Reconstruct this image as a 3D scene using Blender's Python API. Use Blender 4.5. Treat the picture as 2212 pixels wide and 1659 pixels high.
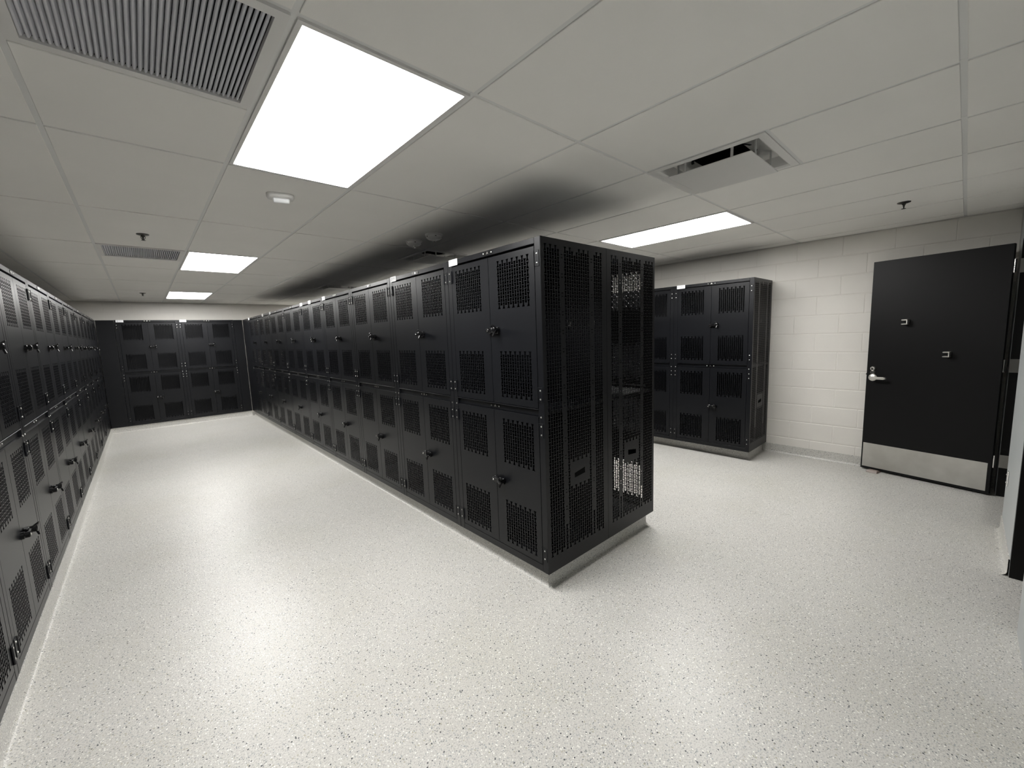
import bpy, bmesh, math, random
from mathutils import Vector, Matrix
from mathutils.geometry import delaunay_2d_cdt

for o in list(bpy.data.objects):
    bpy.data.objects.remove(o, do_unlink=True)
S = bpy.context.scene
COL = S.collection

# ------------------------------------------------------------------ camera, world, exposure
CAM_H = 1.51
FPX = 880.55                                    # focal length in pixels of the 2212 px wide frame
cam_data = bpy.data.cameras.new('camera')
cam_data.sensor_fit = 'HORIZONTAL'
cam_data.sensor_width = 36.0
cam_data.lens = 36.0 * FPX / 2212.0
cam_data.clip_start = 0.02
cam = bpy.data.objects.new('camera', cam_data)
COL.objects.link(cam)
FWD = Vector((0.66372231, 0.73838628, -0.11940848))
RGT = Vector((0.74028021, -0.67131204, -0.03640535))
UPV = Vector((0.10704156, 0.06423269, 0.99217754))
M = Matrix((RGT, UPV, -FWD)).transposed().to_4x4()
M.translation = Vector((0, 0, CAM_H))
cam.matrix_world = M
S.camera = cam

world = bpy.data.worlds.new('world')
S.world = world
world.use_nodes = True
world.node_tree.nodes['Background'].inputs[0].default_value = (0.02, 0.02, 0.02, 1)
world.node_tree.nodes['Background'].inputs[1].default_value = 0.2

S.view_settings.view_transform = 'Standard'
S.view_settings.look = 'None'
S.view_settings.gamma = 1.0
S.view_settings.use_curve_mapping = False
S.view_settings.exposure = 0.0
LIGHT_POWER = 34.5                              # radiance of the lit ceiling panels

# ------------------------------------------------------------------ materials
def new_mat(name):
    m = bpy.data.materials.new(name)
    m.use_nodes = True
    nt = m.node_tree
    b = nt.nodes['Principled BSDF']
    return m, nt, b

def node(nt, t, **kw):
    n = nt.nodes.new(t)
    for k, v in kw.items():
        setattr(n, k, v)
    return n

def noise(nt, scale, detail=3.0, rough=0.55, vec=None):
    n = node(nt, 'ShaderNodeTexNoise')
    n.inputs['Scale'].default_value = scale
    n.inputs['Detail'].default_value = detail
    n.inputs['Roughness'].default_value = rough
    if vec is not None:
        nt.links.new(vec, n.inputs['Vector'])
    return n

def ramp(nt, fac, stops):
    r = node(nt, 'ShaderNodeValToRGB')
    els = r.color_ramp.elements
    while len(els) < len(stops):
        els.new(0.5)
    for e, (p, c) in zip(els, stops):
        e.position = p
        e.color = (c[0], c[1], c[2], 1)
    nt.links.new(fac, r.inputs['Fac'])
    return r

def bump(nt, b, height, strength, dist):
    n = node(nt, 'ShaderNodeBump')
    n.inputs['Strength'].default_value = strength
    n.inputs['Distance'].default_value = dist
    nt.links.new(height, n.inputs['Height'])
    nt.links.new(n.outputs['Normal'], b.inputs['Normal'])

def paint(name, col, rough, nscale=60.0, bstr=0.06, bdist=0.002, vary=0.04, metallic=0.0, spec=0.5):
    m, nt, b = new_mat(name)
    g = node(nt, 'ShaderNodeNewGeometry')
    n = noise(nt, nscale, 4, 0.6, g.outputs['Position'])
    n2 = noise(nt, 2.2, 3, 0.5, g.outputs['Position'])
    r = ramp(nt, n2.outputs['Fac'], [(0.3, [c * (1 - vary) for c in col]), (0.7, [c * (1 + vary) for c in col])])
    nt.links.new(r.outputs['Color'], b.inputs['Base Color'])
    b.inputs['Roughness'].default_value = rough
    b.inputs['Metallic'].default_value = metallic
    b.inputs['Specular IOR Level'].default_value = spec
    bump(nt, b, n.outputs['Fac'], bstr, bdist)
    return m

MAT = {}
MAT['black_steel'] = paint('black_powder_coated_steel', (0.0050, 0.0054, 0.0068), 0.36, 260, 0.10, 0.0006, 0.08, spec=0.30)
MAT['black_hardware'] = paint('black_hardware', (0.003, 0.003, 0.0035), 0.28, 90, 0.02, 0.0005, spec=0.4)
MAT['rivet'] = paint('bright_zinc_rivet', (0.78, 0.77, 0.74), 0.28, 90, 0.02, 0.0005, metallic=1.0)
MAT['chrome'] = paint('satin_chrome', (0.72, 0.71, 0.69), 0.18, 90, 0.02, 0.0005, metallic=1.0)
MAT['nickel'] = paint('satin_nickel', (0.80, 0.78, 0.74), 0.42, 90, 0.02, 0.0005, metallic=1.0)
MAT['ceiling_tile'] = paint('ceiling_tile_white', (0.88, 0.865, 0.83), 0.9, 420, 0.25, 0.0012, 0.015)
MAT['ceiling_bar'] = paint('ceiling_bar_white', (0.76, 0.76, 0.745), 0.6, 60, 0.02, 0.0005, 0.01)
MAT['fixture_white'] = paint('fixture_white_enamel', (0.74, 0.73, 0.71), 0.45, 60, 0.02, 0.0005, 0.01)
MAT['block_paint'] = paint('painted_block_greige', (0.71, 0.685, 0.64), 0.55, 130, 0.22, 0.0025, 0.03)
MAT['mortar'] = paint('painted_mortar_greige', (0.69, 0.665, 0.62), 0.6, 180, 0.3, 0.003, 0.03)
MAT['frame_grey'] = paint('grey_painted_metal_frame', (0.40, 0.42, 0.42), 0.4, 90, 0.05, 0.001, 0.02)
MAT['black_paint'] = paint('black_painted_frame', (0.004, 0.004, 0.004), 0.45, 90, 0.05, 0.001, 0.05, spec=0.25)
MAT['door_black'] = paint('satin_black_door', (0.0045, 0.0045, 0.0048), 0.42, 150, 0.08, 0.0008, 0.08, spec=0.22)
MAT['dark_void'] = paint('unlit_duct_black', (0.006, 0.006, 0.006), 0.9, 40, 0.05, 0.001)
MAT['grille_grey'] = paint('grille_grey_aluminium', (0.62, 0.62, 0.66), 0.5, 300, 0.2, 0.0008, 0.06)
MAT['label_white'] = paint('label_white_vinyl', (0.86, 0.87, 0.88), 0.4, 60, 0.01, 0.0003, 0.01)
MAT['label_ink'] = paint('label_grey_ink', (0.33, 0.35, 0.36), 0.6, 60, 0.01, 0.0003, 0.01)
MAT['detector'] = paint('detector_white_plastic', (0.78, 0.77, 0.75), 0.35, 60, 0.02, 0.0005, 0.01)
MAT['wedge'] = paint('worn_brown_wedge', (0.30, 0.245, 0.215), 0.5, 90, 0.2, 0.002, 0.15)
MAT['sprinkler'] = paint('dark_bronze_sprinkler', (0.09, 0.088, 0.08), 0.3, 60, 0.02, 0.0005, metallic=1.0)

def mat_steel():
    m, nt, b = new_mat('brushed_stainless')
    g = node(nt, 'ShaderNodeNewGeometry')
    mp = node(nt, 'ShaderNodeMapping')
    mp.inputs['Scale'].default_value = (3, 3, 420)
    nt.links.new(g.outputs['Position'], mp.inputs['Vector'])
    n = noise(nt, 1.0, 3, 0.6, mp.outputs['Vector'])
    n2 = noise(nt, 5.0, 3, 0.5, g.outputs['Position'])
    r = ramp(nt, n2.outputs['Fac'], [(0.35, (0.56, 0.55, 0.52)), (0.7, (0.68, 0.67, 0.64))])
    nt.links.new(r.outputs['Color'], b.inputs['Base Color'])
    b.inputs['Metallic'].default_value = 1.0
    b.inputs['Roughness'].default_value = 0.3
    bump(nt, b, n.outputs['Fac'], 0.06, 0.0006)
    return m
MAT['stainless'] = mat_steel()

def mat_floor():
    m, nt, b = new_mat('epoxy_flake_floor')
    g = node(nt, 'ShaderNodeNewGeometry')
    pos = g.outputs['Position']
    big = noise(nt, 1.1, 4, 0.55, pos)
    base = ramp(nt, big.outputs['Fac'], [(0.3, (0.515, 0.503, 0.462)), (0.5, (0.542, 0.53, 0.50)), (0.72, (0.565, 0.553, 0.522))])
    fine = noise(nt, 170, 3, 0.7, pos)
    fr = ramp(nt, fine.outputs['Fac'], [(0.36, (0.70, 0.70, 0.70)), (0.5, (1.0, 1.0, 1.0)), (0.66, (1.13, 1.13, 1.12))])
    mul = node(nt, 'ShaderNodeMix', data_type='RGBA', blend_type='MULTIPLY')
    mul.inputs[0].default_value = 1.0
    nt.links.new(base.outputs['Color'], mul.inputs[6])
    nt.links.new(fr.outputs['Color'], mul.inputs[7])
    last = mul.outputs[2]
    # chips of each colour: cells of a Voronoi picked by their random colour, sized by distance
    for i, (scale, lo, hi, size, col) in enumerate([
            (125.0, 0.96, 1.01, 0.40, (0.06, 0.065, 0.07)),
            (185.0, 0.93, 1.01, 0.42, (0.19, 0.20, 0.20)),
            (150.0, 0.90, 1.01, 0.42, (0.80, 0.79, 0.74)),
            (120.0, 0.93, 1.01, 0.40, (0.40, 0.38, 0.31)),
            (160.0, 0.90, 1.01, 0.45, (0.34, 0.35, 0.35))]):
        off = node(nt, 'ShaderNodeVectorMath', operation='ADD')
        off.inputs[1].default_value = (3.7 * i, 1.9 * i, 2.3 * i)
        nt.links.new(pos, off.inputs[0])
        v = node(nt, 'ShaderNodeTexVoronoi', voronoi_dimensions='3D', feature='F1')
        v.inputs['Scale'].default_value = scale
        v.inputs['Randomness'].default_value = 1.0
        nt.links.new(off.outputs[0], v.inputs['Vector'])
        sep = node(nt, 'ShaderNodeSeparateColor')
        nt.links.new(v.outputs['Color'], sep.inputs[0])
        pick = node(nt, 'ShaderNodeMath', operation='GREATER_THAN')
        pick.inputs[1].default_value = lo
        nt.links.new(sep.outputs[0], pick.inputs[0])
        near = node(nt, 'ShaderNodeMath', operation='LESS_THAN')
        near.inputs[1].default_value = size
        nt.links.new(v.outputs['Distance'], near.inputs[0])
        both = node(nt, 'ShaderNodeMath', operation='MULTIPLY')
        nt.links.new(pick.outputs[0], both.inputs[0])
        nt.links.new(near.outputs[0], both.inputs[1])
        mx = node(nt, 'ShaderNodeMix', data_type='RGBA', blend_type='MIX')
        nt.links.new(both.outputs[0], mx.inputs[0])
        nt.links.new(last, mx.inputs[6])
        mx.inputs[7].default_value = (col[0], col[1], col[2], 1)
        last = mx.outputs[2]
    nt.links.new(last, b.inputs['Base Color'])
    b.inputs['Roughness'].default_value = 0.33
    b.inputs['Specular IOR Level'].default_value = 0.36
    n = noise(nt, 95, 4, 0.62, pos)
    bump(nt, b, n.outputs['Fac'], 0.34, 0.0032)
    return m
MAT['floor'] = mat_floor()

def mat_emit():
    m, nt, b = new_mat('lit_diffuser_panel')
    nt.nodes.remove(b)
    e = node(nt, 'ShaderNodeEmission')
    e.inputs[0].default_value = (1.0, 0.988, 0.965, 1)
    e.inputs[1].default_value = LIGHT_POWER
    nt.links.new(e.outputs[0], nt.nodes['Material Output'].inputs[0])
    return m
MAT['lit'] = mat_emit()

# ------------------------------------------------------------------ mesh helpers
class MB:
    """collects boxes, cylinders, lathes and prisms into one mesh"""
    def __init__(self):
        self.v = []
        self.f = []
    def add(self, verts, faces):
        o = len(self.v)
        self.v += [tuple(p) for p in verts]
        self.f += [tuple(i + o for i in f) for f in faces]
        return self
    def box(self, a, b, mat=None):
        x0, y0, z0 = a
        x1, y1, z1 = b
        vs = [(x0, y0, z0), (x1, y0, z0), (x1, y1, z0), (x0, y1, z0), (x0, y0, z1), (x1, y0, z1), (x1, y1, z1), (x0, y1, z1)]
        if mat is not None:
            vs = [mat @ Vector(p) for p in vs]
        return self.add(vs, [(3, 2, 1, 0), (4, 5, 6, 7), (0, 1, 5, 4), (1, 2, 6, 5), (2, 3, 7, 6), (3, 0, 4, 7)])
    def bbox(self, a, b, r, mat=None):
        """box with chamfered edges"""
        bm = bmesh.new()
        bmesh.ops.create_cube(bm, size=1.0)
        c = (Vector(a) + Vector(b)) / 2
        s = Vector(b) - Vector(a)
        for v in bm.verts:
            v.co = Vector((v.co.x * s.x, v.co.y * s.y, v.co.z * s.z)) + c
        bmesh.ops.bevel(bm, geom=list(bm.edges), offset=r, segments=1, affect='EDGES', profile=0.5)
        if mat is not None:
            bm.transform(mat)
        bm.verts.index_update()
        self.add([v.co.copy() for v in bm.verts], [[v.index for v in f.verts] for f in bm.faces])
        bm.free()
        return self
    def lathe(self, prof, n=24, mat=None, cap=True):
        """profile of (radius, z) turned about local z"""
        vs, fs = [], []
        for (r, z) in prof:
            for k in range(n):
                t = 2 * math.pi * k / n
                vs.append(Vector((r * math.cos(t), r * math.sin(t), z)))
        for i in range(len(prof) - 1):
            for k in range(n):
                k2 = (k + 1) % n
                fs.append((i * n + k, i * n + k2, (i + 1) * n + k2, (i + 1) * n + k))
        if cap:
            fs.append(tuple(reversed(range(n))))
            fs.append(tuple((len(prof) - 1) * n + k for k in range(n)))
        if mat is not None:
            vs = [mat @ p for p in vs]
        return self.add(vs, fs)
    def tube(self, pts, r, n=8):
        pts = [Vector(p) for p in pts]
        vs, fs = [], []
        for i, p in enumerate(pts):
            d = (pts[min(i + 1, len(pts) - 1)] - pts[max(i - 1, 0)]).normalized()
            ref = Vector((0, 0, 1)) if abs(d.z) < 0.9 else Vector((1, 0, 0))
            u = d.cross(ref).normalized()
            w = d.cross(u).normalized()
            for k in range(n):
                t = 2 * math.pi * k / n
                vs.append(p + r * (math.cos(t) * u + math.sin(t) * w))
        for i in range(len(pts) - 1):
            for k in range(n):
                k2 = (k + 1) % n
                fs.append((i * n + k, (i + 1) * n + k, (i + 1) * n + k2, i * n + k2))
        fs.append(tuple(range(n)))
        fs.append(tuple(reversed([(len(pts) - 1) * n + k for k in range(n)])))
        return self.add(vs, fs)
    def mesh(self, name, mat, smooth=False):
        me = bpy.data.meshes.new(name)
        me.from_pydata(self.v, [], self.f)
        bm = bmesh.new()
        bm.from_mesh(me)
        bmesh.ops.recalc_face_normals(bm, faces=list(bm.faces))
        bm.to_mesh(me)
        bm.free()
        me.materials.append(mat)
        if smooth:
            me.polygons.foreach_set('use_smooth', [True] * len(me.polygons))
            me.set_sharp_from_angle(angle=math.radians(40))
        me.update()
        return me

def link(name, me, parent=None, loc=(0, 0, 0), rot=(0, 0, 0)):
    o = bpy.data.objects.new(name, me)
    COL.objects.link(o)
    o.parent = parent
    o.location = loc
    o.rotation_euler = rot
    return o

def tag(o, label=None, cat=None, group=None, kind=None):
    if label: o['label'] = label
    if cat: o['category'] = cat
    if group: o['group'] = group
    if kind: o['kind'] = kind
    return o

def structure(name, me, label, parent=None, cat=None):
    o = link(name, me, parent)
    return tag(o, label, cat or name.split('_')[0], kind='structure')

def thing(name, label, cat, loc=(0, 0, 0), rz=0.0, group=None):
    return tag(link(name, None, None, loc, (0, 0, rz)), label, cat, group)

def copy_tree(o, parent=None):
    c = o.copy()
    COL.objects.link(c)
    c.parent = parent
    for ch in [x for x in CHILD.get(o.name, [])]:
        copy_tree_sub(ch, c)
    return c
def copy_tree_sub(o, parent):
    c = o.copy()
    COL.objects.link(c)
    c.parent = parent
    for ch in CHILD.get(o.name, []):
        copy_tree_sub(ch, c)
CHILD = {}

# ------------------------------------------------------------------ measures (metres)
HC = 2.400                        # ceiling height
GX0, GY0, GA, GB = 1.0169, 1.2835, 0.6096, 1.2192     # ceiling grid origin and pitch
XL, XR, YN, YF = -1.15, 5.50, -0.26, 10.735            # room faces
UW, UD, UB, UT = 0.885, 0.5975, 0.11, 2.026            # locker width, depth, underside, top

# ------------------------------------------------------------------ floor
fb = MB().box((XL - 0.3, YN - 0.9, -0.10), (XR + 0.3, YF + 0.3, 0.0))
structure('floor', fb.mesh('floor', MAT['floor']), 'pale grey epoxy floor speckled with dark and white flakes', cat='floor')

# ------------------------------------------------------------------ walls
w = MB()
w.box((XL - 0.2, YN - 0.9, 0), (XL, YF + 0.2, HC + 0.3))
structure('wall_left', w.mesh('wall_left', MAT['block_paint']), 'greige wall behind the long left locker row', cat='wall')

def block_mesh(L, Hh, proud=0.003, ch=0.004, j=0.0045):
    m = MB()
    jx, cx = 0.0025, 0.002
    x0, x1, z0, z1 = jx, L - jx, j, Hh - j
    vs = [(x0, 0, z0), (x1, 0, z0), (x1, 0, z1), (x0, 0, z1),
          (x0 + cx, -proud, z0 + ch), (x1 - cx, -proud, z0 + ch), (x1 - cx, -proud, z1 - ch), (x0 + cx, -proud, z1 - ch)]
    m.add(vs, [(4, 5, 6, 7), (0, 1, 5, 4), (1, 2, 6, 5), (2, 3, 7, 6), (3, 0, 4, 7)])
    return m.mesh('concrete_block', MAT['block_paint'])
BLK = {}
def add_blocks(parent, place, length, k0, k1, off, ch=0.2, proud=0.003):
    """courses k0..k1 of running bond along a wall; place(s, z) gives the location and turn"""
    for k in range(k0, k1):
        z = k * ch
        s = off[k % 2] - 0.4
        while s < length:
            a, b_ = max(s, 0.0), min(s + 0.4, length)
            if b_ - a > 0.03:
                key = (round(b_ - a, 3), proud)
                if key not in BLK:
                    BLK[key] = block_mesh(key[0], ch, proud, min(0.004, 1.3 * proud))
                loc, rz = place(a, z)
                link('concrete_block', BLK[key], parent, loc, (0, 0, rz))
            s += 0.4

PROUD = 0.004
w = MB().box((XR, YN - 0.9, 0), (XR + 0.2, YF + 0.2, HC + 0.3))
wr = structure('wall_right', w.mesh('wall_right', MAT['mortar']), 'greige painted concrete block wall beside the open black door', cat='wall')
# joints at y = 0.306 + 0.4n on even courses and 0.106 + 0.4n on odd ones; blocks face -x, laid from y = 3 back to YN
L1 = 3.2 - YN
def place_r(s, z): return (XR, 3.2 - s, z), -math.pi / 2
offs = [(3.2 - 0.306) % 0.4, (3.2 - 0.106) % 0.4]
add_blocks(wr, place_r, L1, 0, 12, offs)
L2 = YF - 3.2
def place_r2(s, z): return (XR, YF - s, z), -math.pi / 2
add_blocks(wr, place_r2, L2, 9, 12, [(YF - 0.306) % 0.4, (YF - 0.106) % 0.4])

w = MB().box((XL - 0.2, YF, 0), (XR + 0.2, YF + 0.2, HC + 0.3))
wf = structure('wall_far', w.mesh('wall_far', MAT['mortar']), 'greige block wall rising above the far lockers', cat='wall')
add_blocks(wf, lambda s, z: ((XL + s, YF, z), 0.0), XR - XL, 9, 12, [0.1, 0.3], proud=0.0008)

# near wall: runs across the room just behind the camera, two door openings on its right
D1 = (4.41, 5.27)
D2 = (2.98, 3.615)
DH = 2.12
WT = 0.20
w = MB()
for a, b_ in ((XL, D2[0]), (D2[1], D1[0]), (D1[1], XR)):
    w.box((a, YN - WT, 0), (b_, YN, HC + 0.3))
for a, b_ in (D2, D1):
    w.box((a, YN - WT, DH), (b_, YN, HC + 0.3))
structure('wall_near', w.mesh('wall_near', MAT['frame_grey']), 'light grey wall with door openings at the right edge', cat='wall')
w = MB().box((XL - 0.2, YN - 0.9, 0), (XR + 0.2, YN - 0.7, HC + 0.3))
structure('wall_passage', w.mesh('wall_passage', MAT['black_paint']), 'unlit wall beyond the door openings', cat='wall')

# black linings of the two openings
def lining(name, d, label):
    m = MB()
    m.box((d[0], YN - WT, 0), (d[0] + 0.012, YN - 0.002, DH))
    m.box((d[1] - 0.012, YN - WT, 0), (d[1], YN - 0.002, DH))
    m.box((d[0] + 0.012, YN - WT, DH - 0.012), (d[1] - 0.012, YN - 0.002, DH))
    m.box((d[0] + 0.012, YN - 0.13, 0), (d[0] + 0.028, YN - 0.07, DH - 0.012))
    m.box((d[1] - 0.028, YN - 0.13, 0), (d[1] - 0.012, YN - 0.07, DH - 0.012))
    return structure(name, m.mesh(name, MAT['black_paint']), label, cat='door frame')
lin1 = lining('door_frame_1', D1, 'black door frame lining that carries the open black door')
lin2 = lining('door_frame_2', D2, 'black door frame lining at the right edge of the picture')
# plain metal casing strike plate on the grey wall between the openings
sp = MB()
sp.bbox((4.235, YN, 0.37), (4.262, YN + 0.006, 0.475), 0.002)
spo = structure('trim_1', sp.mesh('wall_plate', MAT['chrome']), 'small bright metal plate low on the grey wall edge', cat='plate')
for z in (0.395, 0.45):
    link('screw', MB().lathe([(0.006, 0), (0.006, 0.004), (0.003, 0.006)], 10, Matrix.Translation((4.248, YN + 0.006, z)) @ Matrix.Rotation(-math.pi / 2, 4, 'X')).mesh('screw', MAT['rivet']), spo)

# ------------------------------------------------------------------ curbs and cove bases
def cove_profile(h, r=0.028, n=5, flare=0.0):
    pr = [(0.0, h), (0.0, r)]
    for i in range(1, n + 1):
        t = math.pi / 2 * i / n
        pr.append((r * (1 - math.cos(t)) + flare, r * (1 - math.sin(t)) + 0.0006))
    return pr
def curb(name, x0, y0, x1, y1, h, label):
    """block with a cove at its foot, sides flaring onto the floor"""
    m = MB()
    pr = [(-0.02, h)] + cove_profile(h)
    vs, fs = [], []
    for (o, z) in pr:
        vs += [(x0 - o, y0 - o, z), (x1 + o, y0 - o, z), (x1 + o, y1 + o, z), (x0 - o, y1 + o, z)]
    for i in range(len(pr) - 1):
        for k in range(4):
            fs.append((i * 4 + k, i * 4 + (k + 1) % 4, (i + 1) * 4 + (k + 1) % 4, (i + 1) * 4 + k))
    fs.append((0, 1, 2, 3))
    m.add(vs, fs)
    return structure(name, m.mesh(name, MAT['floor'], True), label, cat='baseboard')
XI, YI = 1.62, 1.54               # near aisle corner of the island
XB = XI + 2 * UD                  # back-row front plane
YFL = 10.13                       # front plane of the far lockers
XLL = -0.55                       # front plane of the left lockers
XRL = XR - UD - 0.004             # front plane of the right lockers
CH = UB - 0.002
curb('baseboard_island', XI + 0.038, YI + 0.042, XB - 0.038, YFL - 0.02, CH, 'speckled epoxy curb under the island of lockers')
curb('baseboard_left', XL + 0.002, YN + 0.03, XLL + 0.002, YFL + 0.3, CH, 'speckled epoxy curb under the left lockers')
curb('baseboard_far', XLL - 0.10, YFL + 0.012, XI - 0.01, YF - 0.002, CH, 'speckled epoxy curb under the far lockers')
curb('baseboard_right', XRL + 0.10, YI + 0.035, XR - 0.002, YF - 0.05, CH, 'speckled epoxy curb under the right wall lockers')
def base_strip(name, p0, p1, nrm, h, label):
    p0, p1, n = Vector(p0), Vector(p1), Vector(nrm)
    pr = [(0.0, h), (0.006, h)] + [(o + 0.006, z) for (o, z) in cove_profile(h - 0.004)]
    vs, fs = [], []
    for (o, z) in pr:
        for p in (p0, p1):
            q = p + n * o
            vs.append((q.x, q.y, z))
    for i in range(len(pr) - 1):
        fs.append((2 * i, 2 * i + 1, 2 * i + 3, 2 * i + 2))
    return structure(name, MB().add(vs, fs).mesh(name, MAT['floor'], True), label, cat='baseboard')
base_strip('baseboard_wall', (XR - PROUD, YN, 0), (XR - PROUD, YI + 0.03, 0), (-1, 0, 0), 0.105, 'speckled epoxy cove base along the block wall')
base_strip('baseboard_near', (D2[1], YN, 0), (D1[0], YN, 0), (0, 1, 0), 0.105, 'speckled epoxy cove base under the grey wall between openings')

# ------------------------------------------------------------------ ceiling
ceil = MB().box((XL - 0.2, YN - 0.9, HC + 0.20), (XR + 0.2, YF + 0.2, HC + 0.26))
ceiling = structure('ceiling', ceil.mesh('ceiling', MAT['dark_void']), 'suspended ceiling of off-white lay-in tiles', cat='ceiling')
BAR, REVEAL = 0.0095, 0.0045
ix0, ix1 = math.floor((XL - GX0) / GA), math.ceil((XR - GX0) / GA)
jy0, jy1 = math.floor((YN - GY0) / GB), math.ceil((YF - GY0) / GB)
bars = MB()
for i in range(ix0, ix1 + 1):
    x = GX0 + i * GA
    if XL < x < XR:
        bars.box((x - BAR - 0.004, YN, HC + REVEAL), (x + BAR + 0.004, YF, HC + REVEAL + 0.02))
for j in range(2 * jy0, 2 * jy1 + 1):
    y = GY0 + j * GB / 2
    if j % 2 == 0 and YN < y < YF:
        bars.box((XL, y - BAR - 0.004, HC + REVEAL + 0.0005), (XR, y + BAR + 0.004, HC + REVEAL + 0.0195))
bo = link('ceiling_grid', bars.mesh('ceiling_grid', MAT['ceiling_bar']), ceiling)
ang = MB()
ang.box((XL, YF - 0.022, HC - 0.001), (XR, YF - PROUD, HC + 0.02))
ang.box((XR - 0.022, YN, HC - 0.001), (XR - PROUD, YF - 0.022, HC + 0.02))
ang.box((XL, YN, HC - 0.001), (XL + 0.022, YF - 0.022, HC + 0.02))
link('wall_angle', ang.mesh('wall_angle', MAT['ceiling_bar']), ceiling)

LIGHTS = [(i, j) for i in (-1, 4) for j in (0, 3, 6)]
GRILLES = [(-2, 0.0), (-2, 3.0)]
DIFFS = [(2, -0.5), (2, 2.0), (2, 4.5)]
taken = {(i, j): (0.0, 1.0) for (i, j) in LIGHTS}
half = {}
for (i, j) in GRILLES + DIFFS:
    jj = math.floor(j)
    half[(i, jj)] = 'far' if (j - jj) < 0.25 else 'near'       # which half is left for a tile
TILE = {}
def tile(x0, x1, y0, y1):
    x0, x1, y0, y1 = max(x0, XL), min(x1, XR), max(y0, YN), min(y1, YF)
    if x1 - x0 < 0.06 or y1 - y0 < 0.06:
        return
    lx, ly = round(x1 - x0 - 2 * BAR, 4), round(y1 - y0 - 2 * BAR, 4)
    if (lx, ly) not in TILE:
        TILE[(lx, ly)] = MB().bbox((-lx / 2, -ly / 2, 0), (lx / 2, ly / 2, 0.016), 0.0015).mesh('ceiling_tile', MAT['ceiling_tile'])
    link('ceiling_tile', TILE[(lx, ly)], ceiling, ((x0 + x1) / 2, (y0 + y1) / 2, HC))
cross = MB()
for i in range(ix0, ix1):
    for j in range(jy0, jy1):
        if (i, j) in taken:
            continue
        x0, y0 = GX0 + i * GA, GY0 + j * GB
        if (i, j) in half:
            ym = y0 + GB / 2
            cross.box((x0 + BAR, ym - BAR - 0.004, HC + REVEAL), (x0 + GA - BAR, ym + BAR + 0.004, HC + REVEAL + 0.019))
            if half[(i, j)] == 'far': tile(x0, x0 + GA, ym, y0 + GB)
            else: tile(x0, x0 + GA, y0, ym)
        else:
            tile(x0, x0 + GA, y0, y0 + GB)
link('cross_tee', cross.mesh('cross_tee', MAT['ceiling_bar']), ceiling)

# lit ceiling panels
fr = MB()
hx, hy, fw = GA / 2 - 0.010, GB / 2 - 0.010, 0.016
for a, b_ in (((-hx, -hy), (hx, -hy + fw)), ((-hx, hy - fw), (hx, hy)), ((-hx, -hy + fw), (-hx + fw, hy - fw)), ((hx - fw, -hy + fw), (hx, hy - fw))):
    fr.box((a[0], a[1], -0.003), (b_[0], b_[1], 0.03))
fr_me = fr.mesh('frame', MAT['fixture_white'])
le_me = MB().box((-hx + fw, -hy + fw, 0.002), (hx - fw, hy - fw, 0.012)).mesh('diffuser', MAT['lit'])
ho_me = MB().box((-hx, -hy, 0.03), (hx, hy, 0.09)).mesh('housing', MAT['fixture_white'])
light_labels = {
    (-1, 0): 'large bright ceiling panel light nearest the camera, above the aisle',
    (-1, 3): 'lit ceiling panel beside the small far air grille',
    (-1, 6): 'farthest lit ceiling panel over the end of the aisle',
    (4, 0): 'lit ceiling panel over the right side, above the island end',
    (4, 3): 'second lit ceiling panel over the right aisle, hidden behind the island',
    (4, 6): 'third lit ceiling panel over the right aisle, hidden behind the island'}
for (i, j) in LIGHTS:
    t = thing('ceiling_light', light_labels[(i, j)], 'ceiling light', (GX0 + (i + 0.5) * GA, GY0 + (j + 0.5) * GB, HC), 0, 'lit ceiling panels')
    link('frame', fr_me, t); link('diffuser', le_me, t); link('housing', ho_me, t)

# return-air grilles: frame and separate fins
gh = GA / 2 - 0.008
gf = MB()
gw = 0.032
for a, b_ in (((-gh, -gh), (gh, -gh + gw)), ((-gh, gh - gw), (gh, gh)), ((-gh, -gh + gw), (-gh + gw, gh - gw)), ((gh - gw, -gh + gw), (gh, gh - gw))):
    gf.box((a[0], a[1], -0.004), (b_[0], b_[1], 0.012))
gf_me = gf.mesh('frame', MAT['fixture_white'])
gb = MB()
gi = gh - gw
gb.box((-gi, -gi, 0.07), (gi, gi, 0.075))
gb.box((-gi - 0.002, -gi, 0.012), (-gi, gi, 0.07)); gb.box((gi, -gi, 0.012), (gi + 0.002, gi, 0.07))
gb.box((-gi, -gi - 0.002, 0.012), (gi, -gi, 0.07)); gb.box((-gi, gi, 0.012), (gi, gi + 0.002, 0.07))
gb_me = gb.mesh('plenum_box', MAT['dark_void'])
NF = 38
pitch = 2 * gi / NF
fin_me = MB().bbox((-0.0042, -gi, -0.011), (0.0042, gi, 0.011), 0.003, Matrix.Rotation(math.radians(26), 4, 'Y')).mesh('fin', MAT['grille_grey'])
grille_labels = ['large white-framed air grille with grey fins beside the nearest light', 'small air grille with grey fins beside the middle light']
for (i, j), lab in zip(GRILLES, grille_labels):
    t = thing('air_grille', lab, 'vent', (GX0 + (i + 0.5) * GA, GY0 + j * GB + GB / 4, HC), 0, 'return air grilles')
    link('frame', gf_me, t); link('plenum_box', gb_me, t)
    for k in range(NF):
        link('fin', fin_me, t, (-gi + (k + 0.5) * pitch, 0, 0.012))

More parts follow.
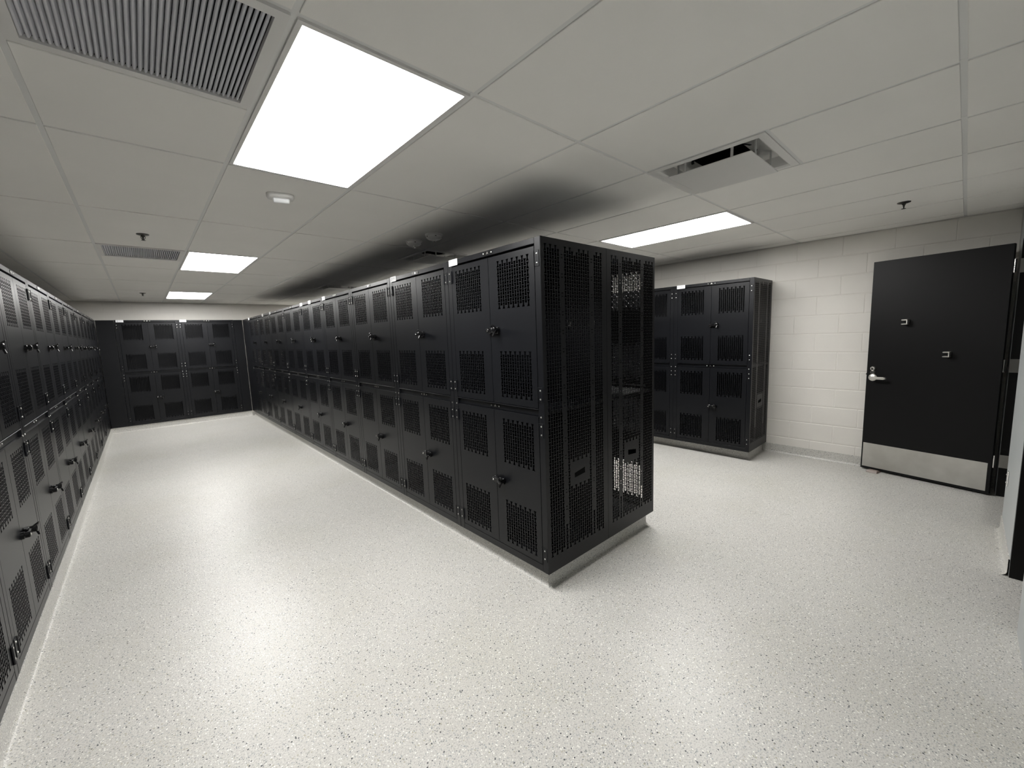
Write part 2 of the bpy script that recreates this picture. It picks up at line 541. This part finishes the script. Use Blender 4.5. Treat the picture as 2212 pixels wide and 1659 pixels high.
# plaque diffusers: flat pan with a square opening, recessed hood, round neck, hanging plaque
def ring_sq(m, r0, z0, r1, z1):
    vs = []
    for (r, z) in ((r0, z0), (r1, z1)):
        vs += [(-r, -r, z), (r, -r, z), (r, r, z), (-r, r, z)]
    m.add(vs, [(k, (k + 1) % 4, 4 + (k + 1) % 4, 4 + k) for k in range(4)])
pan = MB()
ring_sq(pan, 0.297, -0.002, 0.262, -0.004)
ring_sq(pan, 0.262, -0.004, 0.252, 0.004)
ring_sq(pan, 0.252, 0.004, 0.235, 0.055)
ring_sq(pan, 0.235, 0.055, 0.13, 0.062)
ring_sq(pan, 0.297, -0.002, 0.297, 0.012)
pan_me = pan.mesh('pan', MAT['fixture_white'])
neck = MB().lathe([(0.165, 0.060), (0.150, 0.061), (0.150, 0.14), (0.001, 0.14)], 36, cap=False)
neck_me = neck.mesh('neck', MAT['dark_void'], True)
plq_me = MB().bbox((-0.215, -0.215, -0.036), (0.215, 0.215, -0.030), 0.002).mesh('plaque', MAT['fixture_white'])
arm_me = MB().box((-0.206, -0.006, -0.031), (-0.199, 0.006, 0.058)).mesh('hanger', MAT['ceiling_bar'])
diff_labels = ['square ceiling air diffuser with flat plaque, in the open ceiling right of the island', 'dim square ceiling diffuser just above the island top', 'far square ceiling diffuser over the island row']
for (i, j), lab in zip(DIFFS, diff_labels):
    t = thing('air_diffuser', lab, 'vent', (GX0 + (i + 0.5) * GA, GY0 + j * GB + GB / 4, HC), 0, 'supply air diffusers')
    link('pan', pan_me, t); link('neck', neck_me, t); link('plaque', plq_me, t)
    for q in range(4):
        for s in (-0.12, 0.12):
            a = q * math.pi / 2
            link('hanger', arm_me, t, (-math.sin(a) * s, math.cos(a) * s, 0), (0, 0, a))

# sprinklers
def sprinkler(x, y, label):
    t = thing('sprinkler_head', label, 'sprinkler', (x, y, HC), 0, 'ceiling sprinkler heads')
    F = Matrix.Rotation(math.pi, 4, 'X')
    link('escutcheon', MB().lathe([(0.040, 0.0), (0.038, 0.005), (0.026, 0.009), (0.015, 0.010)], 24, F).mesh('escutcheon', MAT['sprinkler'], True), t)
    b_ = MB().lathe([(0.012, 0.008), (0.012, 0.016), (0.007, 0.022), (0.004, 0.040), (0.004, 0.046)], 14, F)
    b_.tube([(-0.011, 0, -0.012), (-0.013, 0, -0.026), (-0.004, 0, -0.045)], 0.0022, 6)
    b_.tube([(0.011, 0, -0.012), (0.013, 0, -0.026), (0.004, 0, -0.045)], 0.0022, 6)
    link('body', b_.mesh('body', MAT['sprinkler'], True), t)
    link('deflector', MB().lathe([(0.014, 0.046), (0.014, 0.048), (0.004, 0.049)], 16, F).mesh('deflector', MAT['sprinkler']), t)
sprinkler(0.103, 4.385, 'small dark ceiling sprinkler between the two air grilles')
sprinkler(4.401, 0.375, 'small metal ceiling sprinkler above the open door side')
sprinkler(0.11, 8.973, 'tiny far ceiling sprinkler left of the farthest light')

# detectors
t = thing('ceiling_sensor', 'white ceiling sensor with a barrel lens below the nearest light', 'sensor', (0.721, 2.839, HC), math.radians(-14))
F = Matrix.Rotation(math.pi, 4, 'X')
bs = MB()
n = 32
prof = [(1.0, 0.0), (1.0, -0.010), (0.93, -0.019), (0.78, -0.023)]
vs, fs = [], []
for (k_, z) in prof:
    for k in range(n):
        a = 2 * math.pi * k / n
        c, s = math.cos(a), math.sin(a)
        e = 0.62
        vs.append((0.075 * k_ * math.copysign(abs(c) ** e, c), 0.058 * k_ * math.copysign(abs(s) ** e, s), z))
for i in range(len(prof) - 1):
    for k in range(n):
        fs.append((i * n + k, i * n + (k + 1) % n, (i + 1) * n + (k + 1) % n, (i + 1) * n + k))
fs.append(tuple((len(prof) - 1) * n + k for k in range(n)))
fs.append(tuple(range(n)))
link('base', bs.add(vs, fs).mesh('base', MAT['detector'], True), t)
RX = Matrix.Rotation(math.pi / 2, 4, 'Y')
link('barrel', MB().lathe([(0.012, -0.042), (0.017, -0.040), (0.017, 0.040), (0.012, 0.042)], 20, Matrix.Translation((0.004, -0.006, -0.030)) @ RX).mesh('barrel', MAT['label_white'], True), t)
for s in (-1, 1):
    link('lens_cap', MB().lathe([(0.011, 0.0), (0.010, 0.003)], 16, Matrix.Translation((0.004 + s * 0.042, -0.006, -0.030)) @ Matrix.Rotation(s * math.pi / 2, 4, 'Y')).mesh('lens_cap', MAT['ceiling_bar']), t)
def smoke(x, y, label):
    t = thing('smoke_detector', label, 'smoke detector', (x, y, HC), 0.4, 'smoke detectors above the island')
    link('base', MB().lathe([(0.075, 0.0), (0.075, 0.010), (0.068, 0.014)], 32, F).mesh('base', MAT['detector'], True), t)
    link('chamber', MB().lathe([(0.068, 0.012), (0.066, 0.030), (0.052, 0.042), (0.025, 0.047), (0.001, 0.047)], 32, F, cap=False).mesh('chamber', MAT['detector'], True), t)
    link('sounder', MB().lathe([(0.012, 0.046), (0.012, 0.060), (0.008, 0.063)], 16, F).mesh('sounder', MAT['chrome'], True), t)
    for k in range(5):
        a = k * math.pi * 0.4 + 0.2
        m = Matrix.Rotation(a, 4, 'Z')
        link('slot', MB().box((0.060, -0.006, -0.027), (0.0680, 0.006, -0.022), m).mesh('slot', MAT['dark_void']), t)
smoke(1.955, 3.45, 'left of the two round smoke detectors above the island')
smoke(1.985, 3.15, 'right of the two round smoke detectors above the island')

# ------------------------------------------------------------------ lockers
# local frame: x along the front (viewer's left to right), y into the locker, z up; front plane y = 0
POST, GAP = 0.045, 0.0035
HH, HWD, HWN, VP, CP = 0.0183, 0.0120, 0.0050, 0.0407, 0.0209

def hourglass(cx, cz):
    half = [(HWD, HH), (0.0074, 0.0105), (HWN, 0.0035)]
    right = [(x, -z) for (x, z) in half] + [(x, z) for (x, z) in reversed(half)]
    left = [(-x, z) for (x, z) in reversed(right)]
    return [(cx + x, cz + z) for (x, z) in right + left]

def sheet(outer, holes, thick, name, mat):
    """flat plate in x-z with real punched holes; front at y = 0, back at y = thick"""
    pts, edges = [], []
    for poly in [outer] + holes:
        o = len(pts)
        pts += [Vector(p) for p in poly]
        edges += [(o + k, o + (k + 1) % len(poly)) for k in range(len(poly))]
    res = delaunay_2d_cdt(pts, edges, [], 0, 1e-7)
    vs, orig = res[0], res[3]
    owner, c = {}, len(outer)
    for hi, poly in enumerate(holes):
        for k in range(len(poly)):
            owner[c] = hi
            c += 1
    own = [owner.get(o[0], -1) if o else -1 for o in orig]
    def inside(poly, px, pz):
        r = False
        j = len(poly) - 1
        for i in range(len(poly)):
            (xi, zi), (xj, zj) = poly[i], poly[j]
            if (zi > pz) != (zj > pz) and px < (xj - xi) * (pz - zi) / (zj - zi) + xi:
                r = not r
            j = i
        return r
    tris = []
    for t_ in res[2]:
        a = own[t_[0]]
        if a >= 0 and own[t_[1]] == a and own[t_[2]] == a:
            cxm = sum(vs[i].x for i in t_) / 3
            czm = sum(vs[i].y for i in t_) / 3
            if inside(holes[a], cxm, czm):
                continue
        tris.append(t_)
    n = len(vs)
    verts = [(v.x, 0.0, v.y) for v in vs] + [(v.x, thick, v.y) for v in vs]
    faces, cnt = [], {}
    for t_ in tris:
        faces.append(tuple(t_))
        faces.append(tuple(i + n for i in reversed(t_)))
        for k in range(len(t_)):
            a, b_ = t_[k], t_[(k + 1) % len(t_)]
            cnt[(a, b_)] = 1
    for (a, b_) in cnt:
        if (b_, a) not in cnt:
            faces.append((b_, a, a + n, b_ + n))
    me = bpy.data.meshes.new(name)
    me.from_pydata(verts, [], faces)
    bm = bmesh.new(); bm.from_mesh(me)
    bmesh.ops.recalc_face_normals(bm, faces=list(bm.faces))
    bm.to_mesh(me); bm.free()
    me.materials.append(mat)
    return me

def perf_panel(x0, z0, cols=7, rows=7):
    hs = []
    for c in range(2 * cols - 1):
        nr = rows if c % 2 == 0 else rows - 1
        for r in range(nr):
            hs.append(hourglass(x0 + HWD + c * CP, z0 + HH + r * VP + (0 if c % 2 == 0 else VP / 2)))
    return hs

SEAM = UW / 2
DW = SEAM - POST - 1.5 * GAP               # door width
PW = 12 * CP + 2 * HWD                     # punched panel width
UZ0, UZ1 = 1.093, 1.980
LZ0, LZ1 = 0.158, 1.044
TH = 0.0028
def door_mesh(side, z0, z1, pz):
    # local to the door's lower left corner at (0, 0)
    h = z1 - z0
    px = 0.040 if side == 'left' else DW - 0.040 - PW
    holes = []
    for p in pz:
        holes += perf_panel(px, p - z0)
    return sheet([(0, 0), (DW, 0), (DW, h), (0, h)], holes, TH, 'door', MAT['black_steel'])
def door_rim(h):
    """folded edges behind the face sheet"""
    m = MB()
    t, d = 0.002, 0.02
    m.box((0, TH, 0), (t, d, h)); m.box((DW - t, TH, 0), (DW, d, h))
    m.box((t, TH, 0), (DW - t, d, t)); m.box((t, TH, h - t), (DW - t, d, h))
    return m.mesh('folded_rim', MAT['black_steel'])
door_me = {}
for side in ('left', 'right'):
    door_me[(side, 'upper')] = door_mesh(side, UZ0, UZ1, (1.133, 1.667))
    door_me[(side, 'lower')] = door_mesh(side, LZ0, LZ1, (0.190, 0.716))
rim_me = {'upper': door_rim(UZ1 - UZ0), 'lower': door_rim(LZ1 - LZ0)}

# side panel: in local y-z of the locker, drawn as a sheet in x-z then turned
def side_panel_mesh():
    holes = []
    bands = [(0.026, 6, 0), (0.190, 11, 0), (0.463, 4, 1)]
    z0 = 0.205 - UB
    rows = 44
    for bx, nc, par in bands:
        for c in range(nc):
            even = (c + par) % 2 == 0
            for r in range(rows if even else rows - 1):
                cx = bx + HWD + c * CP
                cz = z0 + HH + r * VP + (0 if even else VP / 2)
                if nc == 11 and abs(cx - 0.302) < 0.092 and abs(cz - (0.655 - UB)) < 0.082:
                    continue
                if nc == 11 and c == 4 and r == rows - 1:
                    continue
                holes.append(hourglass(cx, cz))
    for sx in (0.1725, 0.443):                      # the strips between the bands are punched only near the floor
        for r in range(4):
            holes.append(hourglass(sx, z0 + HH + r * VP))
    holes.append([(0.252, 0.632 - UB), (0.352, 0.640 - UB), (0.352, 0.678 - UB), (0.252, 0.662 - UB)])
    for sx in (0.1725, 0.443):
        for k in range(15):
            z = z0 + 0.25 + k * 0.105
            holes.append([(sx - 0.007, z), (sx + 0.007, z), (sx + 0.007, z + 0.005), (sx - 0.007, z + 0.005)])
            holes.append([(sx - 0.007, z + 0.018), (sx + 0.007, z + 0.018), (sx + 0.007, z + 0.023), (sx - 0.007, z + 0.023)])
    return sheet([(0.001, 0), (UD - 0.001, 0), (UD - 0.001, UT - UB), (0.001, UT - UB)], holes, 0.002, 'side_panel', MAT['black_steel'])
side_me = side_panel_mesh()

fm = MB()
r_ = 0.0015
fm.bbox((0.0025, 0, UB), (POST, 0.022, UT), r_)
fm.bbox((UW - POST, 0, UB), (UW - 0.0025, 0.022, UT), r_)
fm.bbox((POST, 0, 1.994), (UW - POST, 0.022, UT), r_)
fm.bbox((POST, 0.001, UB), (UW - POST, 0.022, 0.153), r_)
fm.bbox((POST, 0.014, 1.046), (UW - POST, 0.024, 1.088), r_)
fm.bbox((POST, -0.001, 1.0835), (UW - POST, 0.014, 1.0885), 0.0010)
fm.box((POST - 0.004, 0.022, UB), (POST + 0.012, 0.025, UT - 0.005))
fm.box((UW - POST - 0.012, 0.022, UB), (UW - POST + 0.004, 0.025, UT - 0.005))
fm.box((POST, 0.022, 1.965), (UW - POST, 0.025, UT - 0.003))
frame_me = fm.mesh('face_frame', MAT['black_steel'])
top_me = MB().box((0.003, 0.022, UT - 0.003), (UW - 0.003, UD - 0.002, UT)).mesh('top_panel', MAT['black_steel'])
bot_me = MB().box((0.006, 0.022, UB + 0.002), (UW - 0.006, UD - 0.004, UB + 0.02)).mesh('bottom_panel', MAT['black_steel'])
back_me = MB().box((0.005, UD - 0.004, UB), (UW - 0.005, UD - 0.001, UT - 0.003)).mesh('back_panel', MAT['black_steel'])
shelf_me = MB().box((0.006, 0.026, 1.058), (UW - 0.006, UD - 0.005, 1.072)).mesh('shelf', MAT['black_steel'])

hin = MB()
hin.bbox((-0.0165, -0.0030, -0.042), (0.0165, 0.0, 0.042), 0.0008)
hin.lathe([(0.0045, -0.040), (0.0045, 0.040)], 10, Matrix.Translation((0.0195, -0.0035, 0)))
hinge_me = hin.mesh('hinge', MAT['black_steel'])
hin2 = MB()
hin2.bbox((-0.0165, -0.0030, -0.042), (0.0165, 0.0, 0.042), 0.0008)
hin2.lathe([(0.0045, -0.040), (0.0045, 0.040)], 10, Matrix.Translation((-0.0195, -0.0035, 0)))
hinge2_me = hin2.mesh('hinge', MAT['black_steel'])
YR = Matrix.Rotation(math.pi / 2, 4, 'X')           # local z -> -y
rivet_me = MB().lathe([(0.0052, 0.0), (0.0047, 0.0018), (0.0025, 0.0030), (0.0004, 0.0033)], 12, YR).mesh('rivet', MAT['rivet'], True)

la = MB()                                           # latch body, seam at x = 0
la.lathe([(0.019, 0.0), (0.019, 0.012), (0.015, 0.016), (0.015, 0.034), (0.011, 0.038)], 18, Matrix.Translation((-0.020, 0, 0)) @ YR)
la.bbox((-0.022, -0.036, -0.0145), (0.052, -0.022, 0.0145), 0.003)
la.bbox((0.020, -0.024, -0.020), (0.066, -0.001, 0.020), 0.003)
la.lathe([(0.017, 0.0), (0.017, 0.050), (0.012, 0.054)], 16, Matrix.Translation((0.052, -0.002, 0.004)) @ YR)
la.tube([(0.043, -0.030, 0.012), (0.040, -0.048, 0.022), (0.046, -0.060, 0.031), (0.060, -0.060, 0.031), (0.066, -0.048, 0.022), (0.064, -0.030, 0.012)], 0.0042, 7)
la.v = [(x + 0.022, y * 0.85, z) for (x, y, z) in la.v]
latch_me = la.mesh('latch', MAT['black_hardware'], True)
lv = MB()
mt = Matrix.Translation((0.060, -0.040, -0.004)) @ Matrix.Rotation(math.radians(-22), 4, 'X') @ Matrix.Rotation(math.radians(14), 4, 'Y')
lv.bbox((-0.0070, -0.010, -0.036), (0.0070, 0.0, 0.006), 0.003, mt)
lv.v = [(x + 0.026, y * 0.85, z) for (x, y, z) in lv.v]
lever_me = lv.mesh('lever', MAT['black_hardware'])
pivot_me = MB().lathe([(0.0062, 0.0), (0.005, 0.002), (0.0005, 0.003)], 12, Matrix.Translation((0.002, -0.0323, 0)) @ YR).mesh('pivot_screw', MAT['chrome'], True)

pl = MB().bbox((-0.046, -0.0022, -0.011), (0.046, 0.0, 0.011), 0.0007)
plate_me = pl.mesh('name_plate', MAT['black_hardware'])
em = MB()
em.add([(-0.010, -0.0026, -0.006), (-0.004, -0.0026, -0.006), (0.0, -0.0026, 0.003), (0.004, -0.0026, -0.006), (0.010, -0.0026, -0.006), (0.003, -0.0026, 0.008), (-0.003, -0.0026, 0.008)],
       [(0, 1, 2, 6), (2, 3, 4, 5), (6, 2, 5)])
emblem_me = em.mesh('emblem', MAT['rivet'])
tagm = MB().bbox((-0.050, -0.0012, -0.021), (0.050, 0.0, 0.021), 0.0004)
tag_me = tagm.mesh('label_tag', MAT['label_white'])
ink = MB()
def bar(x0, z0, x1, z1):
    ink.add([(x0, -0.0016, z0), (x1, -0.0016, z0), (x1, -0.0016, z1), (x0, -0.0016, z1)], [(0, 1, 2, 3)])
for x0, z0, x1, z1 in ((-0.034, 0.008, -0.022, 0.012), (-0.025, 0.001, -0.022, 0.008), (-0.032, -0.002, -0.022, 0.001), (-0.034, -0.010, -0.030, -0.002), (-0.034, -0.013, -0.022, -0.010),
                       (-0.014, 0.004, -0.004, 0.006), (-0.014, 0.000, -0.012, 0.006), (-0.006, 0.000, -0.004, 0.006),
                       (0.002, 0.000, 0.004, 0.010), (0.004, 0.007, 0.011, 0.010), (0.009, 0.000, 0.011, 0.007),
                       (0.020, -0.001, 0.023, 0.011), (0.027, 0.000, 0.029, 0.011)):
    bar(x0, z0, x1, z1)
ink_me = ink.mesh('lettering', MAT['label_ink'])
hk = MB()
hk.bbox((-0.010, -0.004, -0.018), (0.010, 0.0, 0.018), 0.001)
hk.tube([(-0.004, -0.004, -0.006), (-0.008, -0.020, -0.022), (-0.012, -0.036, -0.016), (-0.014, -0.042, 0.0)], 0.0032, 6)
hk.tube([(0.004, -0.004, 0.006), (0.008, -0.028, 0.014), (0.010, -0.046, 0.030)], 0.0032, 6)
hook_me = hk.mesh('coat_hook', MAT['chrome'], True)

def make_locker():
    t = link('locker', None)
    kids = CHILD.setdefault(t.name, [])
    def part(name, me, loc=(0, 0, 0), rot=(0, 0, 0), parent=None):
        o = link(name, me, parent or t, loc, rot)
        CHILD.setdefault((parent or t).name, []).append(o)
        return o
    part('face_frame', frame_me); part('top_panel', top_me); part('bottom_panel', bot_me)
    part('back_panel', back_me); part('shelf', shelf_me)
    part('side_panel', side_me, (0.003, 0, UB), (0, 0, math.pi / 2))
    part('side_panel', side_me, (UW - 0.001, 0, UB), (0, 0, math.pi / 2))
    for lvl, z0, zl in (('upper', UZ0, 1.541), ('lower', LZ0, 0.592)):
        for side in ('left', 'right'):
            x0 = POST + GAP if side == 'left' else SEAM + GAP / 2
            d = part('door', door_me[(side, lvl)], (x0, 0.0005, z0))
            part('folded_rim', rim_me[lvl], parent=d)
            if side == 'right':
                part('latch', latch_me, (SEAM - x0, -0.0005, zl - z0), parent=d)
                part('latch_lever', lever_me, (SEAM - x0, 0, zl - z0), parent=d)
                part('pivot_screw', pivot_me, (SEAM - x0, 0, zl - z0), parent=d)
    for s in (0, 1):
        for zc in (1.913, 1.171, 0.967, 0.226):
            x = 0.0265 if s == 0 else UW - 0.0265
            h = part('hinge', hinge_me if s == 0 else hinge2_me, (x, 0.0, zc))
            for dz in (-0.0245, 0.0245):
                part('rivet', rivet_me, (-0.001 if s == 0 else 0.001, -0.003, dz), parent=h)
        part('rivet', rivet_me, (0.028 if s == 0 else UW - 0.028, 0.0, 1.044))
    for z in (2.009, 1.066):
        p = part('name_plate', plate_me, (SEAM, 0.0 if z > 1.5 else 0.014, z))
        part('emblem', emblem_me, parent=p)
        for dx in (-0.038, 0.038):
            part('rivet', rivet_me, (dx, -0.002, 0), parent=p)
    for x in (0.10, 0.30):
        part('coat_hook', hook_me, (UW - x, UD - 0.004, 1.57))
    return t

proto = make_locker()
used = [False]
def place_locker(x, y, rz, label, group, tagged=()):
    if not used[0]:
        used[0] = True
        o = proto
    else:
        o = copy_tree(proto)
    o.location = (x, y, 0)
    o.rotation_euler = (0, 0, rz)
    tag(o, label, 'locker', group)
    for tx in tagged:
        g = link('label_tag', tag_me, o, (tx, -0.0002, 2.0085))
        link('lettering', ink_me, g)
    return o
# keep the prototype clean: tags are added after all copies
ORD = ['first', 'second', 'third', 'fourth', 'fifth', 'sixth', 'seventh', 'eighth', 'ninth', 'tenth', 'eleventh']
jobs = []
island_tags = {0: (0.072,), 1: (0.072,), 3: (0.072,), 4: (0.06, 0.42), 6: (0.06,), 7: (0.40,), 8: (0.06, )}
for k in range(9):
    lab = 'black perforated steel locker at the near corner of the island, facing the aisle' if k == 0 else '%s locker from the near corner in the island row facing the aisle' % ORD[k]
    jobs.append((XI, YI + (k + 1) * UW, -math.pi / 2, lab, 'island lockers facing the aisle', island_tags.get(k, ())))
for k in range(9):
    lab = 'black perforated locker at the island end, backing the corner locker' if k == 0 else '%s locker from the island end in the row facing the block wall' % ORD[k]
    jobs.append((XB, YI + k * UW, math.pi / 2, lab, 'island lockers facing the right wall', ()))
YL0 = 4.46 - 5 * UW
for k in range(11):
    lab = '%s black locker along the left wall, counted from the far corner' % ORD[10 - k]
    jobs.append((XLL, YL0 + k * UW, math.pi / 2, lab, 'lockers along the left wall', ()))
for k, lab in enumerate(('left of the two black lockers across the far end', 'right of the two black lockers across the far end')):
    jobs.append((-0.313 + k * UW, YFL, 0.0, lab, 'lockers across the far end', (0.075,)))
for k in range(9):
    lab = 'black locker against the block wall nearest the open door' if k == 0 else '%s locker from the open door in the right wall row' % ORD[k]
    jobs.append((XRL, YI - 0.003 + (k + 1) * UW, -math.pi / 2, lab, 'lockers along the right wall', (0.085,) if k == 0 else ()))
placed = []
for (x, y, rz, lab, grp, tg) in jobs:
    placed.append((place_locker(x, y, rz, lab, grp), tg))
for o, tg in placed:
    for tx in tg:
        g = link('label_tag', tag_me, o, (tx, -0.0002, 2.0085))
        link('lettering', ink_me, g)

# filler panels closing the corners
def filler(x0, y0, x1, y1, label):
    m = MB().bbox((x0, y0, UB), (x1, y1, UT - 0.002), 0.002)
    o = link('filler_panel', m.mesh('filler_panel', MAT['black_steel']))
    tag(o, label, 'panel', 'locker corner fillers')
filler(XLL + 0.002, YFL + 0.004, -0.315, YFL + 0.024, 'plain black filler panel left of the far lockers')
filler(-0.313 + 2 * UW + 0.002, YFL + 0.004, XI - 0.004, YFL + 0.024, 'plain black filler panel right of the far lockers')
filler(XI + 0.003, YI + 9 * UW + 0.002, XI + 0.022, YFL + 0.02, 'plain black filler panel ending the island row')
filler(XLL - 0.022, YL0 + 11 * UW + 0.002, XLL - 0.003, YFL + 0.02, 'plain black filler panel ending the left row')
filler(XLL - 0.022, YN + 0.002, XLL - 0.003, YL0 - 0.002, 'plain black filler panel at the camera end of the left row')

# ------------------------------------------------------------------ the open black door
FX, FY = 5.415, 0.645             # free edge
HX, HY = 5.215, -0.222            # hinge edge
dv = Vector((HX - FX, HY - FY, 0))
DL = dv.length
ang_d = math.atan2(dv.y, dv.x)
# local frame of the door: x from the free edge to the hinge edge, y away from the camera, z up
dr = thing('door', 'open black door with steel kick plate, lever and two hooks', 'door', (FX, FY, 0), ang_d)
DT = 0.044
# with x running from free edge towards hinge, local +y points to the wall side (+x world) when turned this way
link('slab', MB().bbox((0, 0, 0.014), (DL, DT, 2.088), 0.002).mesh('slab', MAT['door_black']), dr)
link('kick_plate', MB().bbox((0.012, -0.0018, 0.036), (DL - 0.022, 0.0, 0.282), 0.0006).mesh('kick_plate', MAT['stainless']), dr)
lh = link('lever_handle', MB().lathe([(0.034, 0.0), (0.034, 0.006), (0.028, 0.011), (0.013, 0.014), (0.011, 0.045), (0.011, 0.058)], 28, Matrix.Translation((0.052, 0, 0.955)) @ YR).mesh('lever_handle', MAT['nickel'], True), dr)
lvm = MB()
lvm.bbox((0.042, -0.064, 0.942), (0.160, -0.046, 0.968), 0.006)
lvm.bbox((0.150, -0.064, 0.946), (0.172, -0.034, 0.965), 0.006)
link('lever', lvm.mesh('lever', MAT['nickel']), lh)
cy = link('lock_cylinder', MB().lathe([(0.021, 0.0), (0.021, 0.010), (0.016, 0.016)], 24, Matrix.Translation((0.050, 0, 1.045)) @ YR).mesh('lock_cylinder', MAT['nickel'], True), dr)
link('thumb_turn', MB().bbox((0.045, -0.034, 1.032), (0.055, -0.014, 1.058), 0.003).mesh('thumb_turn', MAT['chrome']), cy)
link('lock_body', MB().bbox((0.031, -0.010, 0.994), (0.069, 0.0, 1.024), 0.006).mesh('lock_body', MAT['chrome']), dr)
link('latch_bolt', MB().bbox((-0.012, 0.014, 0.975), (0.001, 0.030, 0.997), 0.003).mesh('latch_bolt', MAT['chrome']), dr)
for hxx, hz in ((0.272, 1.497), (0.566, 1.200)):
    m = MB()                       # square wire-like bracket: back plate and an open rectangular loop
    m.bbox((hxx - 0.020, -0.004, hz - 0.022), (hxx + 0.018, 0.0, hz + 0.022), 0.0015)
    hkp = link('door_hook', m.mesh('door_hook', MAT['black_hardware']), dr)
    l = MB()
    l.bbox((hxx - 0.020, -0.055, hz + 0.014), (hxx + 0.026, -0.003, hz + 0.024), 0.003)
    l.bbox((hxx - 0.020, -0.055, hz - 0.024), (hxx + 0.026, -0.003, hz - 0.015), 0.003)
    l.bbox((hxx + 0.016, -0.055, hz - 0.015), (hxx + 0.026, -0.003, hz + 0.014), 0.003)
    link('hook_loop', l.mesh('hook_loop', MAT['nickel']), hkp)
for hz in (1.912, 1.110, 0.303):   # hinges: knuckle and the leaf on the black frame
    h = link('door_hinge', MB().lathe([(0.008, -0.052), (0.008, 0.052)], 14, Matrix.Translation((DL + 0.010, 0.004, hz))).mesh('door_hinge', MAT['chrome'], True), dr)
    link('hinge_leaf', MB().box((DL + 0.002, 0.004, hz - 0.05), (DL + 0.006, 0.040, hz + 0.05)).mesh('hinge_leaf', MAT['chrome']), h)
# leaves let into the frame lining
for hz in (1.912, 1.110, 0.303):
    lf = MB().bbox((D1[1] - 0.0145, YN - 0.060, hz - 0.055), (D1[1] - 0.012, YN + 0.0, hz + 0.055), 0.0006)
    link('hinge_leaf', lf.mesh('hinge_leaf', MAT['stainless']), lin1)

# door stop wedge on the floor under the door
wd = MB()
vs = [(-0.045, -0.085, 0.002), (0.045, -0.085, 0.002), (0.045, 0.030, 0.002), (-0.045, 0.030, 0.002),
      (-0.038, -0.068, 0.022), (0.038, -0.068, 0.022), (0.040, 0.025, 0.011), (-0.040, 0.025, 0.011)]
wd.add(vs, [(3, 2, 1, 0), (4, 5, 6, 7), (0, 1, 5, 4), (1, 2, 6, 5), (2, 3, 7, 6), (3, 0, 4, 7)])
wo = link('door_stop', wd.mesh('door_stop', MAT['wedge']), None, (FX + dv.x / DL * 0.12, FY + dv.y / DL * 0.12, 0), (0, 0, ang_d))
tag(wo, 'small brownish door stop on the floor under the open door', 'door stop')
